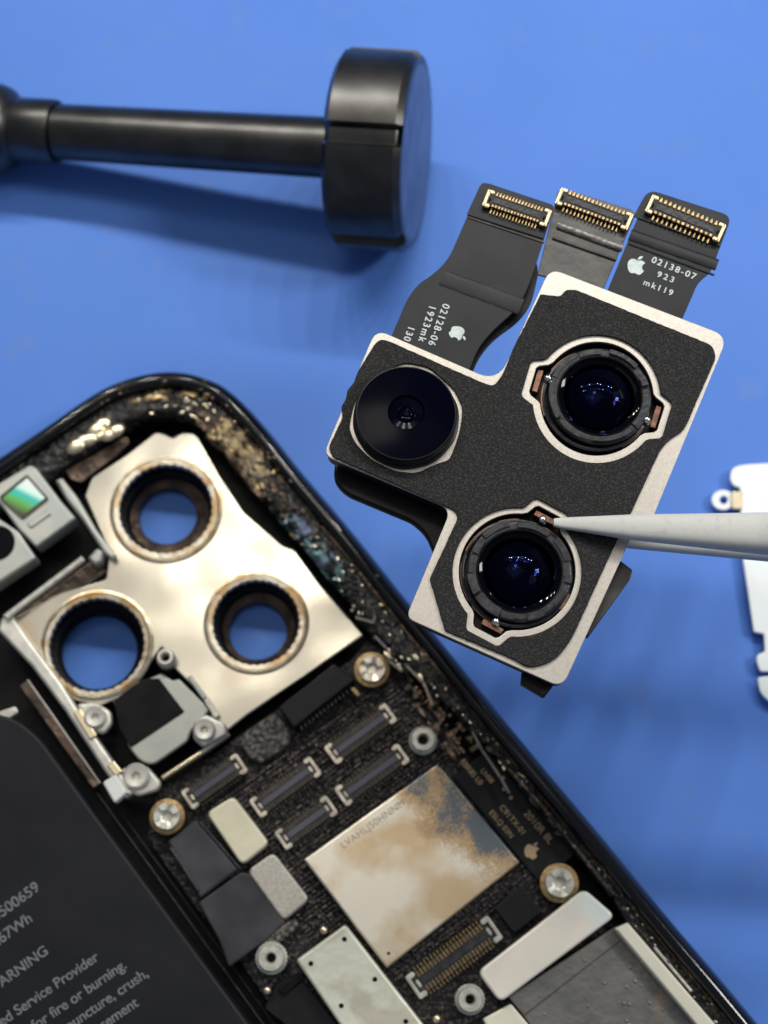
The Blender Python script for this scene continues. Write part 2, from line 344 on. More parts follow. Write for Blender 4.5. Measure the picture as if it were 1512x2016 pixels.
fr = sweep('frame', [(.35,.03),(.12,.03),(.04,.10),(.0,.22),(-.01,.38),(.01,.52),(.05,.63),(.10,.68),(.155,.69),(.185,.66),(.20,.60),(.205,.5)], mm['rail'], ph, ang=60)
sweep('inner_ledge', [(.20,.56),(.25,.57),(.31,.55),(.37,.56),(.43,.54),(.47,.50),(.48,.2)], mm['ledge'], ph, jit=.05, ang=70)
sweep('gilded_patch', [(.24,.575),(.28,.60),(.32,.585),(.36,.60),(.41,.58),(.46,.56),(.49,.52),(.50,.4)], M_('gilded_ledge', (.72,.55,.30), .8, .3, (.03,.022,.018), 9, .46,.58, bump=1, bscale=16, bd=.07, col3=(.34,.27,.19), n3=5), ph, jit=.06, ang=60, i0=61, i1=79, taper=.09)
sweep('iridescent_patch', [(.30,.575),(.34,.59),(.38,.58),(.42,.58),(.46,.56),(.49,.5)], M_('iridescent_ledge', (.18,.30,.30), .75, .33, (.015,.016,.02), 9, .42,.54, bump=1, bscale=16, bd=.07, col3=(.25,.30,.46), n3=6, lo3=.54, hi3=.64), ph, jit=.05, ang=60, i0=79, i1=93, taper=.09)
sweep('ledge_lip', [(.205,.60),(.215,.605),(.225,.60),(.226,.55)], mm['brnblob'], ph, jit=.012, ang=60, i0=84)
# back panel with the three openings
H = [((326,1000),(331,1019),89,113,56), ((190,1268),(196,1284),91,113,74), ((504,1224),(508,1244),83,106,56)]
inner = [(v.x+n.x*.1, v.y+n.y*.1) for v,n in zip(silw,NR)]
c_ = P(-600,2500,.1); d_ = P(1500,2700,.1)
back = inner + [d_[:2], c_[:2], P(-800,1500,.1)[:2]]
holesw = []
for (c,_,ri,ro,rb) in H:
    cc = P(*c,.5); holesw.append((cc, ri*sc(*c,.5), ro*sc(*c,.5), rb*sc(*c,.1)))
plate('back_panel', [back]+[[(cc.x+(r+.01)*math.cos(t*math.pi/24), cc.y+(r+.01)*math.sin(t*math.pi/24)) for t in range(48)] for cc,r,_,_ in holesw], .14, .11, mm['pit'], ph, bev=.005, px=False)

# camera bracket (the large cream plate)
zb = .46
br = rnd([(284,868),(306,850,6),(322,853,5),(340,862,4),(356,852,8),(384,851,16),(431,934,5),(479,1006,5),(538,1058,6),(556,1074,8),(580,1082,8),(629,1149,4),(716,1250,6),(600,1332,3),(486,1408,4),(446,1440,3),(425,1428,3),(395,1365,4),(345,1318,4),(318,1272,6),(300,1300,8),(262,1362,10),(232,1376,10),(190,1392,10),(140,1375,10),(104,1335,6),(60,1280,4),(22,1230,6),(28,1215,4),(120,1165,8),(175,1150,8),(208,1140,6),(214,1086,6),(166,975,6),(180,940,5),(251,893,5)],2)
bro = plate('camera_bracket', [br]+[circ(c[0],c[1],ri+6) for (c,_,ri,_,_) in H], zb, .05, mm['cream'], ph, bev=.016)
for (cc, ri, ro, rb), (c, bc, *_r) in zip(holesw, H):
    mb = MB(); T = 36
    def tooth(th, k, T=T): return 1 + (.022 if (k in (5,6) and math.sin(th*T) > .2) else 0)
    mb.lathe([(ro,zb-.02-cc.z),(ro-.008,zb+.006-cc.z),(ro-.03,zb+.012-cc.z),(ro-.04,zb-.002-cc.z),(ro-.055,zb+.026-cc.z),(ri+.012,zb+.024-cc.z),(ri,zb-.02-cc.z)], c=cc, n=T*6, rf=tooth)
    mb.build('opening_rim', mm['rim'], bro, ang=50)
    mb = MB()
    mb.lathe([(ri+.03,zb-.01-cc.z),(ri+.02,.3-cc.z),(ri-.02,.29-cc.z),(ri-.035,.2-cc.z),(ri-.05,.19-cc.z)], c=cc, n=T*6, rf=lambda th,k,T=T: 1+(.03 if math.sin(th*T)>0 else 0)*(k<2))
    mb.build('opening_tube', mm['pit'], bro, ang=50)
    z0 = .06; cb = P(*bc, z0); r1 = rb
    mb = MB(); ob = (cc.x-cb.x, cc.y-cb.y)
    k = 48; bm = mb.bm
    A = [bm.verts.new((cb.x+r1*math.cos(2*math.pi*i/k), cb.y+r1*math.sin(2*math.pi*i/k), z0-.04)) for i in range(k)]
    B = [bm.verts.new((cb.x+(r1+.01)*math.cos(2*math.pi*i/k), cb.y+(r1+.01)*math.sin(2*math.pi*i/k), z0+.06)) for i in range(k)]
    B2 = [bm.verts.new((cb.x+(r1+.06)*math.cos(2*math.pi*i/k), cb.y+(r1+.06)*math.sin(2*math.pi*i/k), z0+.09)) for i in range(k)]
    Cc = [bm.verts.new((cc.x+(ri+.02)*math.cos(2*math.pi*i/k), cc.y+(ri+.02)*math.sin(2*math.pi*i/k), z0+.16)) for i in range(k)]
    for u,v in ((A,B),(B,B2),(B2,Cc)):
        for i in range(k): bm.faces.new((u[i],u[(i+1)%k],v[(i+1)%k],v[i]))
    mb.build('opening_seat', mm['bronze'] if rb < .36 else mm['pit'], bro, ang=50)
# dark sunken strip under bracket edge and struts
def bar(name, a, b, wpx, z, th, mat, parent, bev=.012, r=0):
    A = Vector(a); B = Vector(b); d = (B-A).normalized(); n = Vector((-d.y,d.x))*wpx/2
    return plate(name, [rnd([tuple(A+n),tuple(B+n),tuple(B-n),tuple(A-n)], r)], z, th, mat, parent, bev)
plate('side_strut', [rnd([(2,1216),(22,1208),(60,1262),(120,1342),(168,1420),(222,1497),(250,1538),(262,1562),(246,1572),(205,1518),(128,1400),(62,1312),(-6,1240)],3)], .56, .16, mm['creamdull'], ph, bev=.03)
bar('gilded_strip', (150,1398),(184,1452), 17, .585, .03, mm['goldpale'], ph, r=3)
bar('gilded_strip', (217,1502),(234,1524), 18, .585, .03, mm['goldpale'], ph, r=3)
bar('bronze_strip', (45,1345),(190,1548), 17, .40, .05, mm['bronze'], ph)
bar('bronze_strip', (54,1338),(197,1542), 3, .42, .05, mm['creamdull'], ph, bev=.004)
plate('white_clip', [rnd([(201,1540),(228,1524),(250,1560),(225,1582)],6)], .62, .14, mm['wht'], ph, bev=.02)
plate('silver_tab', [rnd([(-30,1415),(0,1400),(30,1390),(36,1402),(8,1420),(-20,1432)],5)], .45, .05, mm['silver'], ph)
# silver bar and dark recess above it
bar('silver_rail', (8,1216),(164,1098), 13, .62, .05, mm['silver'], ph, r=3, bev=.02)
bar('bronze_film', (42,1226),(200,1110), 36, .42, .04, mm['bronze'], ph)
plate('corner_post', [rnd([(172,1098),(190,1078),(204,1085),(200,1106),(186,1112)],4)], .58, .3, mm['greyplate'], ph, bev=.03)
plate('side_wall', [rnd([(108,945),(122,940),(150,975),(188,1040),(228,1092),(222,1102),(204,1088),(160,1020),(130,982)],3)], .60, .1, mm['greyplate'], ph, bev=.025)
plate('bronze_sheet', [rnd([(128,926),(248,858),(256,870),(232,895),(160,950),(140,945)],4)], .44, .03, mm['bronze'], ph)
mb = MB()
for x,y,r in ((150,878,15),(163,868,13),(176,865,13),(190,846,15),(200,836,14),(228,848,13),(215,856,12),(195,858,10)):
    s_ = sc(x,y,.6); mb.ball(P(x,y,.6), r*s_*1.3, .4, M=Matrix.Rotation(.6,4,'Z')@Matrix.Diagonal((1.2,.8,1,1)))
mb.build('solder_lump', mm['goldpale'], ph, ang=80)
# front camera assembly
fc = plate('sensor_module', [rnd([(-60,985),(60,914,8),(72,922,4),(119,985,3),(149,1020,5),(71,1077,6),(35,1040,3),(0,992,3)],3)], .62, .25, mm['greyplate'], ph, bev=.02)
plate('sensor_window', [[(53,938),(90,980),(43,1016),(2,978)]], .635, .02, mm['spect'], fc, bev=.003)
mb = MB()
for a,b in (((53,936),(92,980)),((92,980),(44,1018)),((44,1018),(0,979)),((0,979),(53,936))):
    A = Vector(a); B = Vector(b); d = (B-A).normalized(); n = Vector((-d.y,d.x))*2
    mb.prism([tuple(A+n),tuple(B+n),tuple(B-n),tuple(A-n)], .65, .03)
mb.build('window_frame', mm['steeledge'], fc)
plate('window_tab', [rnd([(52,1030),(96,1000),(100,1012),(60,1040)],4)], .64, .03, mm['greyplate'], fc)
fd = plate('front_camera', [rnd([(-60,985),(0,1022),(36,1046,5),(71,1098,6),(-40,1172)],4)], .62, .25, mm['greyplate'], ph, bev=.02)
mb = MB(); cc = P(-8,1068,.64); mb.lathe([(0,0),(.17,0),(.18,-.02)], c=cc); mb.build('lens', mm['lensblk'], fd)
# flash bracket, black pad, screws
fb = plate('flash_bracket', [rnd([(318,1325,6),(340,1340,4),(352,1336,4),(414,1397,8),(376,1438,8),(369,1459,6),(300,1507,16),(274,1497,10),(254,1472,8),(238,1430,5),(222,1378,5),(270,1345,3)],4)], .50, .06, mm['greyplate'], ph, bev=.018)
plate('black_pad', [rnd([(224,1378),(282,1336),(313,1335),(363,1401),(257,1472),(234,1434)],3)], .515, .02, mm['pit'], fb, bev=.008)
bar('spring_clip', (372,1330),(404,1375), 10, .54, .04, mm['greyplate'], fb, r=3)
bar('spring_clip', (405,1375),(428,1412), 12, .55, .06, mm['silver'], fb, r=3)
bar('lower_edge_strip', (318,1532),(398,1480), 10, .5, .12, mm['goldpale'], ph, r=3, bev=.02)
bar('lower_edge_strip', (398,1480),(450,1443), 9, .5, .12, mm['creamdull'], ph, r=3, bev=.02)
def screw_tab(cx, cy, pts, r):
    o = plate('screw_tab', [rnd(pts, 8)], .55, .1, mm['creamdull'], ph, bev=.025)
    s_ = sc(cx,cy,.58); mb = MB()
    mb.lathe([(0,-.03),(r*.18*s_,-.03),(r*.34*s_,.012),(r*.8*s_,.018),(r*s_,.0),(r*s_,-.03)], c=P(cx,cy,.585), n=32, rf=lambda th,k: 1+(.3 if k in (1,) and math.sin(5*th)>0 else 0))
    mb.build('screw', mm['creamdull'], o)
screw_tab(187,1412,[(150,1385),(188,1382),(218,1400),(220,1425),(205,1445),(182,1440),(165,1415)],22)
screw_tab(402,1437,[(380,1420),(405,1405),(445,1425),(448,1445),(400,1472),(380,1455)],22)
screw_tab(268,1528,[(236,1515),(262,1504),(290,1508),(318,1540),(312,1556),(270,1568),(250,1556)],26)
# standoff by opening
def standoff(px, py, r, hole, z, mat, parent, name='standoff', base=None, teeth=0, h=.18):
    s_ = sc(px,py,z); R_ = r*s_; h_ = hole*s_; mb = MB(); c = P(px,py,z)
    mb.lathe([(h_*.9,-.14),(h_,-.02),(h_+.012,0),(R_*.78,0),(R_*.86,-.015),(R_*.86,-.06),(R_,-.075),(R_,-.11),(R_,-h)], c=c, n=120, rf=(lambda th,k: 1+(.03 if k>=6 and math.sin(th*teeth)>0 else 0)) if teeth else None)
    o = mb.build(name, mat, parent)
    mb = MB(); mb.lathe([(0,-.13),(h_*.95,-.13)], c=c); mb.build('bore', mm['pit'], o) if parent.parent is None else None
    return o
standoff(325,1293,19,8,.64,mm['creamdull'],ph,h=.2)

# battery
bt = plate('battery', [rnd([(-500,1380),(-40,1400,10),(30,1412,30),(78,1452,25),(195,1614,0),(489,2014,0),(720,2330),(-500,2400)],0)], .52, .36, mm['battery'], ph, bev=.03)
def btext(s, end, h=20, ang=35.5, sp=1.0, st=1.0):
    a = math.radians(ang); e = end; b = (e[0]+50*math.cos(a), e[1]-50*math.sin(a))
    text('printed_text', s, e, b, .521, h, mm['battxt'], bt, align='RIGHT', space=sp, stretch=st, bold=.02)
btext('0500659',(80,1751),21,36,1.0)
btext('11.67Wh',(66,1812),21,36,.96)
btext('WARNING',(97,1876),20,36)
btext('Authorized Service Provider',(196,1889),20,34.5,.98)
btext('Potential for fire or burning.',(251,1904),20,34.5,.98)
btext('disassemble, puncture, crush,',(294,1921),20,34.5,.98)
btext('replacement',(274,1979),20,34.5,.98)
bar('side_seam', (190,1560),(560,2075), 3, .30, .05, mm['greyring'], ph, bev=.004)
bar('side_seam', (238,1600),(600,2100), 2.5, .30, .05, mm['greyring2'], ph, bev=.004)

# logic board
zq = .34
bd = plate('logic_board', [rnd([(310,1555),(400,1500),(480,1440),(560,1388),(690,1300),(722,1262),(760,1275),(850,1390),(905,1470),(985,1560),(1060,1650),(1140,1745),(1230,1850),(1420,2070),(1440,2250),(760,2250),(560,2020),(470,1890),(380,1780),(290,1650)],4)], zq, .06, mm['board'], ph, bev=.01)
bux = Vector((260,-186)).normalized(); buy = Vector((165,207)).normalized()
# dense tiny parts between connectors
mb1 = MB(); mb2 = MB(); mb3 = MB()
def bp(o, u, v): q = Vector(o)+bux*u+buy*v; return (q.x,q.y)
def rbox(mb, u, v, du, dv, z, th, o=(600,1690)):
    mb.prism([bp(o,u,v),bp(o,u+du,v),bp(o,u+du,v+dv),bp(o,u,v+dv)], z, th)
for v in range(-190, 300, 9):
    u = -90
    while u < 560:
        du = random.choice((4,5,7,12)); x,y = bp((600,1690),u,v)
        if 300 < x < 1150 and 1290 < y < 2030 and not (u > 350 and v < 250) and (v < 0 or u < 10 or v > 255 ) and random.random() < .8:
            rbox(random.choice((mb1,mb2,mb2,mb3)), u, v, du, random.choice((3,4,6)), zq+random.uniform(.02,.05), .06)
        u += du+random.choice((2,3,5))
for nme, mb, mt in (('solder_point',mb1,mm['smd']),('tiny_component',mb2,mm['smdblk']),('contact_point',mb3,mm['pinr'])):
    o = mb.build(nme, mt, bd); o['kind'] = 'stuff'
# right margin parts of the board, beside rail
mb1 = MB()
for k in range(70):
    t = random.random(); x = 760+t*150+random.uniform(-25,25); y = 1275+t*200+random.uniform(-15,15)
    d = (bux if random.random()<.4 else buy)*random.uniform(5,22); n = Vector((-d.y,d.x)).normalized()*random.uniform(2,5)
    q = Vector((x,y)); mb1.prism([tuple(q+n),tuple(q+d+n),tuple(q+d-n),tuple(q-n)], .42+random.uniform(0,.06), .04)
o = mb1.build('spring_contact', mm['brnblob'], bd); o['kind'] = 'stuff'

def board_connector(a, b, wpx, z, parent, mclip, mbar, mpin, n, name='connector', clip=12, big=False):
    Mx, L = frame(a, b, z); s_ = sc(*a, z); w = wpx*s_; cl = clip*s_
    mb = MB(); mb.box(Mx,(0,0,-.05),(L-cl*.6,w*.84,.08)); base = mb.build(name, mm['smdblk'], parent, bev=.006)
    for sg in (-1,1):
        mb = MB(); X = sg*(L/2)
        mb.box(Mx,(X-sg*cl*.18,0,-.01),(cl*.36,w*.98,.09))
        mb.box(Mx,(X-sg*cl*.5,w*.41,-.012),(cl*.95,w*.2,.088))
        mb.box(Mx,(X-sg*cl*.5,-w*.41,-.012),(cl*.95,w*.2,.088))
        mb.box(Mx,(X-sg*cl*.78,-w*.0,-.03),(cl*.3,w*.34,.07))
        mb.build('end_clip', mclip, base, bev=.01)
    mb = MB(); mb.box(Mx,(0,0,-.005),(L-cl*2.2,w*.30,.04)); mb.build('centre_bar', mbar, base, bev=.006)
    for sg in (-1,1):
        mb = MB()
        for k in range(n):
            X = -L/2+cl*1.25+(L-2.5*cl)*k/(n-1); pw = (L-2.5*cl)/(n-1)*.45
            mb.box(Mx,(X,sg*w*.24,-.008),(pw,w*.1,.03)); mb.box(Mx,(X,sg*w*.36,-.02),(pw,w*.12,.03)); mb.box(Mx,(X,sg*w*.52,-.06),(pw*.8,w*.14,.03))
        mb.build('contact_row', mpin, base)
    return base
for a, b, n in (((368,1577),(477,1500),13),((502,1594),(622,1506),15),((552,1657),(654,1583),13),((650,1489),(770,1401),15),((670,1571),(795,1481),15)):
    board_connector(a, b, 42, .48, bd, mm['clip'], mm['bar'], mm['pinr'], n, clip=17)
cb = board_connector((812,1946),(975,1824), 52, .48, bd, mm['silver'], mm['greyring'], mm['gold'], 20, clip=20)
# black tall connector + epoxy + silver cans + tapes
tc = plate('chip', [rnd([(549,1392),(658,1307),(700,1337),(579,1432)],4)], .66, .30, mm['chip'], bd, bev=.012)
mb = MB()
for k in range(14):
    x = 590+k*7.4; y = 1428-k*5.9
    mb.prism([(x,y),(x+3,y-2.5),(x+7,y+6),(x+4,y+9)], .55, .15)
mb.build('contact_row', mm['pinr'], tc)
plate('gold_tab', [rnd([(688,1356),(697,1350),(712,1366),(704,1374)],3)], .6, .1, mm['gold'], bd)
plate('epoxy_patch', [rnd([(466,1455),(505,1425),(539,1402),(550,1412),(577,1443),(565,1470),(512,1504),(490,1492)],10)], .46, .1, mm['epoxy'], bd, bev=.03)
plate('epoxy_patch', [rnd([(520,1842),(552,1820),(580,1808),(590,1820),(575,1838),(536,1866),(516,1870)],8)], .46, .1, mm['epoxy'], bd, bev=.03)
plate('shield_can', [rnd([(405,1600),(460,1566),(531,1660),(476,1704)],14)], .52, .12, mm['canA'], bd, bev=.02)
plate('shield_can', [rnd([(486,1714),(538,1677),(610,1770),(558,1814)],14)], .50, .12, mm['canB'], bd, bev=.02)
plate('dark_tape', [rnd([(330,1656),(386,1612),(470,1712),(394,1768)],4)], .49, .08, mm['tape'], bd, bev=.02)
plate('dark_tape', [rnd([(390,1777),(474,1716),(500,1722),(562,1816),(516,1858),(450,1905),(430,1850)],6)], .48, .08, mm['tape'], bd, bev=.02)
bar('tape_edge', (335,1668),(392,1756), 8, .50, .05, mm['greyring'], bd, r=3, bev=.015)
bar('tape_edge', (392,1617),(474,1712), 5, .51, .05, mm['greyring'], bd, r=2)
can = plate('main_shield', [rnd([(598,1692),(862,1503),(1024,1698),(762,1906)],4)], .52, .14, mm['can'], bd, bev=.018)
tx = text('engraved_text', 'LVAHLJ50HNNM', (676,1672),(796,1586), .522, 14, M_('faint_engraving', (.40,.35,.27), .6, .4), can, space=1.05)
plate('pin_hole', [circ(765,1877,3.2,12)], .524, .006, mm['pit'], can, bev=.001)
sb = plate('second_shield', [rnd([(582,1890),(680,1819),(835,2018),(900,2110),(780,2180)],8)], .54, .14, mm['canC'], bd, bev=.025)
for x,y in ((678,1849),(612,1897),(738,1928),(672,1980),(799,2011)):
    plate('pin_hole', [circ(x,y,5,14)], .545, .008, mm['pit'], sb, bev=.001)
plate('chip', [rnd([(972,1787),(1025,1742),(1067,1795),(1013,1838)],3)], .45, .08, mm['chip'], bd, bev=.01)
plate('chip', [rnd([(545,1930),(592,1925),(700,2060),(640,2080),(520,1985)],6)], .37, .03, mm['chip'], bd, bev=.01)
plate('chip', [rnd([(548,1950),(594,1916),(602,1924),(558,1960)],3)], .40, .03, mm['pit'], bd, bev=.006)
for x,y in ((637,1831),(526,1950),(860,2006)):
    mb = MB(); mb.ball(P(x,y,.44), 8.5*sc(x,y,.44), .8); mb.build('gold_dot', mm['goldpale'], bd, ang=80)
def screw(px, py, r, z, gold=True, mat=None):
    s_ = sc(px,py,z); c = P(px,py,z); mb = MB()
    o = None
    mb.lathe([(0,-.05),(r*.26*s_,-.05),(r*.30*s_,-.01),(r*.42*s_,.0),(r*.82*s_,.01),(r*.86*s_,-.01),(r*.86*s_,-.10)], c=c, n=60)
    o = mb.build('screw', mat or mm['silver'], bd)
    mb = MB()
    for k in range(5):
        a = 2*math.pi*k/5+.3
        mb.arc((c.x,c.y), r*.42*s_, r*.80*s_, a, a+.75, z+.02, .02, 5)
    mb.build('drive_flute', mat or mm['silver'], o)
    if gold:
        mb = MB(); mb.lathe([(r*.86*s_,-.03),(r*1.12*s_,-.035),(r*1.16*s_,-.06),(r*1.16*s_,-.12)], c=c, n=60); mb.build('gold_washer', mm['gold'], o)
screw(732,1317,31,.56, mat=mm['clip']); screw(328,1607,31,.56); screw(1102,1738,34,.52)
plate('washer_pad', [rnd([(302,1600),(318,1585),(350,1620),(335,1640),(318,1648),(304,1630)],8)], .45, .05, mm['gold'], bd)
standoff(833,1455,28,10,.56,mm['silver'],bd,teeth=0)
standoff(533,1886,31,9,.62,mm['silver'],bd,teeth=24)
standoff(926,1968,29,9,.62,mm['silver'],bd,teeth=24)
for x,y,h in ((833,1455,.56),(533,1886,.62),(926,1968,.62)):
    mb = MB(); mb.lathe([(0,-.10),(9*sc(x,y,h),-.10)], c=P(x,y,h)); mb.build('bore', mm['pit'], bd)
# gold board print
for s_t, a, hh in (('E5LQ 03N',(962,1600),10.5),('C91TX-01',(982,1590),11.5),('2010R 8L',(1030,1602),14),('E0R8S L0',(905,1500),11),('LN08',(945,1518),10)):
    text('printed_text', s_t, a, (a[0]+64,a[1]+76), zq+.066, hh, mm['goldprint'], bd, space=1.0)
emblem((1047,1673), (.3,-.9), 34, zq+.066, mm['goldprint'], bd)
bar('black_cover', (935,1495),(1105,1705), 110, zq+.06, .05, mm['chip'], bd)
for x,y in ((993,1553),(1006,1570),(990,1532)):
    plate('test_point', [circ(x,y,4,12)], zq+.07, .02, mm['goldprint'], bd, bev=.002)
# lower right: pale bracket, grey sheet, cream strip
gs = plate('grey_sheet', [rnd([(1000,1962),(1215,1822),(1380,2016),(1470,2130),(1200,2260),(1120,2130),(1030,1998)],4)], .50, .05, mm['greysheet'], ph, bev=.01)
bar('sheet_seam', (1033,1998),(1226,1848), 2.5, .503, .01, mm['steeledge'], gs, bev=.001)
mb = MB()
for k in range(34):
    x = random.uniform(1060,1360); y = random.uniform(1890,2040)
    if (y-1840) > (x-1226)*1.2+15: mb.ball(P(x,y,.50), random.uniform(2.5,4.5)*sc(x,y,.5), .3)
mb.build('weld_bump', mm['greysheet'], gs, ang=80)
plate('pale_bracket', [rnd([(940,1913),(1150,1749),(1212,1803),(985,1974)],16)], .60, .08, mm['whitebar'], ph, bev=.02)
plate('cream_strip', [rnd([(1210,1828),(1236,1816),(1420,2030),(1500,2130),(1470,2150),(1372,2018)],3)], .64, .16, mm['creamstrip'], ph, bev=.015)
plate('cream_strip', [rnd([(950,2006),(1006,1976),(1060,2040),(990,2080)],4)], .5, .08, mm['creamstrip'], ph, bev=.015)
bar('steel_sliver', (1288,1864),(1362,1952), 5, .58, .03, mm['silver'], ph, r=2, bev=.006)
bar('ledge_wire', (1001,1512),(1084,1606), 7, .58, .04, mm['brnblob'], ph, r=2, bev=.01)
bar('ledge_wire', (1084,1606),(1200,1752), 11, .58, .04, mm['greyblob'], ph, r=2, bev=.015)
# residue along the ledge
def along(i, u): 
    i = max(0,min(len(silw)-1,i)); k = int(i); f = i-k; k2 = min(k+1,len(silw)-1)
    q = silw[k].lerp(silw[k2], f)+NR[k].lerp(NR[k2], f)*wid(i,u); return q
def residue(name, mat, rng, u0, u1, n, r0, r1, z=.56, clump=0):
    mb = MB()
    for k in range(n):
        i = random.uniform(*rng); u = random.uniform(u0,u1)
        if clump and noise.noise(Vector((i*.35, u*6, hash(name)%7*0+len(name)))) < clump: continue
        q = along(i,u); r = random.uniform(r0,r1); kk = min(int(i),len(NR)-1); an = math.atan2(NR[kk].y,NR[kk].x)+math.pi/2
        mb.ball(Vector((q.x,q.y,z+random.uniform(-.02,.02))), r, random.uniform(.4,.8), M=Matrix.Rotation(an+random.uniform(-.6,.6),4,'Z')@Matrix.Diagonal((random.uniform(1,2.6),1,.45,1)))
    bm = mb.bm
    for v in bm.verts: v.co += Vector((noise.noise(v.co*22),noise.noise(v.co*22+Vector((5,0,0))),noise.noise(v.co*22+Vector((0,9,0)))))*.009
    o = mb.build(name, mat, ph, ang=60); o['kind'] = 'stuff'
residue('golden_residue', mm['goldblob'], (62,77), .22,.50, 60, .008,.028)
residue('golden_residue', mm['goldblob'], (33,58), .18,.30, 14, .015,.04)
residue('brown_residue', mm['brnblob'], (56,84), .22,.50, 120, .008,.03)
residue('brown_residue', mm['brnblob'], (24,60), .08,.22, 24, .006,.016, z=.67)
residue('iridescent_residue', mm['greenblob'], (80,90), .25,.46, 30, .008,.025)
residue('dull_residue', mm['greyblob'], (78,118), .22,.44, 220, .010,.035)
residue('dull_residue', mm['greyblob'], (118,145), .22,.36, 130, .01,.03)
residue('dull_residue', mm['greyblob'], (92,104), .3,.52, 50, .01,.03, z=.5)
residue('golden_residue', mm['goldpale'], (95,104), .25,.5, 12, .01,.028, z=.56)
residue('copper_residue', mm['brnblob'], (62,80), .10,.20, 26, .005,.014, z=.67)
residue('bright_residue', mm['goldpale'], (84,114), .2,.5, 60, .005,.013, z=.575)  # pale beads here and below, added to imitate glints
residue('bright_residue', mm['goldpale'], (36,60), .22,.45, 26, .005,.014, z=.575)
residue('bright_residue', mm['silver'], (112,145), .2,.40, 60, .004,.010, z=.575)
for pts in ([(738,1252),(760,1275),(765,1300),(790,1320)],[(765,1215),(790,1245),(812,1262),(840,1300)],[(800,1310),(835,1345),(850,1385)],[(930,1440),(948,1475),(985,1530),(1002,1560)],[(700,1215),(735,1225),(742,1195)]):
    mb = MB()
    for a, b in zip(pts, pts[1:]):
        A = Vector(a); B = Vector(b); d = (B-A).normalized(); n = Vector((-d.y,d.x))*2.4; mb.prism([tuple(A+n),tuple(B+n+d*2),tuple(B-n+d*2),tuple(A-n)], .56, .05)
    mb.build('bent_spring', mm['greysheet'], ph)

# ------------------------------------------------------------ black tool lying behind
A_ = P(119,260,.60); B_ = P(745,297,1.04); ax = (B_-A_).normalized()
zax = ax; xax = Vector((0,0,1)); xax = (xax-ax*xax.dot(ax)).normalized(); yax = zax.cross(xax)
TM = Matrix((( xax.x,yax.x,zax.x,A_.x),(xax.y,yax.y,zax.y,A_.y),(xax.z,yax.z,zax.z,A_.z),(0,0,0,1)))
LT = (B_-A_).length
tool = thing('hand_tool', 'black metal hand tool with a round shaft and a thick grooved disc head', 'tool', (A_.x,A_.y,0))
mb = MB(); mb.lathe([(.0,-.05),(.285,-.05),(.29,0),(.312,LT-.2),(.314,LT)], n=64, M=TM); mb.build('shaft', mm['gun'], tool)
mb = MB(); mb.lathe([(.30,-.50),(.325,-.49),(.335,-.46),(.335,-.06),(.328,-.035),(.31,-.03),(.30,-.03)], n=64, M=TM); mb.build('collar', mm['gun'], tool)
mb = MB(); mb.lathe([(.30,-.46),(.36,-.50),(.42,-.56),(.46,-.66),(.47,-.8),(.47,-3.2),(0,-3.2)], n=64, M=TM); mb.build('handle', mm['gun'], tool)
def lob(th, k):
    # grooves every 72 deg; th=0 is straight up
    d = (math.degrees(th)-22+36) % 72 - 36
    f = 1 if abs(d) > 6 else (.90 if abs(d) < 4.4 else .90+.10*(abs(d)-4.4)/1.6)
    return f
hw = .40; R_ = 1.0
mb = MB(); mb.lathe([(.30,LT-hw),(.86,LT-hw),(.92,LT-hw+.012),(R_,LT-hw+.07),(R_,LT+hw-.07),(.95,LT+hw-.005),(.93,LT+hw),(.6,LT+hw),(0,LT+hw)], n=480, rf=lambda th,k: lob(th,k) if 1<=k<=5 else 1, M=TM)
head = mb.build('head', mm['gun'], tool, ang=30)
mb = MB(); mb.lathe([(.0,LT+hw+.006),(.86,LT+hw+.006),(.875,LT+hw-.002)], n=96, M=TM); mb.build('end_face', mm['gunface'], head)

# ------------------------------------------------------------ small metal shield plate at right
sp = thing('shield_plate', 'bright pale metal shield plate lying on the mat, partly behind the tweezers', 'metal plate', P(1600,1100,0))
pl = rnd([(1437,944,10),(1441,920,14),(1465,914,10),(1520,911),(1800,905),(1830,1400),(1560,1395),(1512,1380,10),(1496,1362,8),(1491,1333,6),(1520,1330,2),(1520,1322,2),(1496,1322,6),(1489,1300,5),(1491,1288,6),(1506,1283,4),(1504,1248,3),(1484,1244,4),(1463,1102,3),(1458,1012,3),(1457,960,4),(1444,956,6)],0)
plate('plate_body', [pl], .12, .05, mm['mint'], sp, bev=.012)
plate('screw_lug', [circ(1424,984,23,28,ry=20), circ(1425,984,8,16)], .10, .04, mm['mint'], sp, bev=.01)
bar('lug_fold', (1452,966),(1452,1003), 22, .14, .05, mm['goldpale'], sp, r=5, bev=.015)

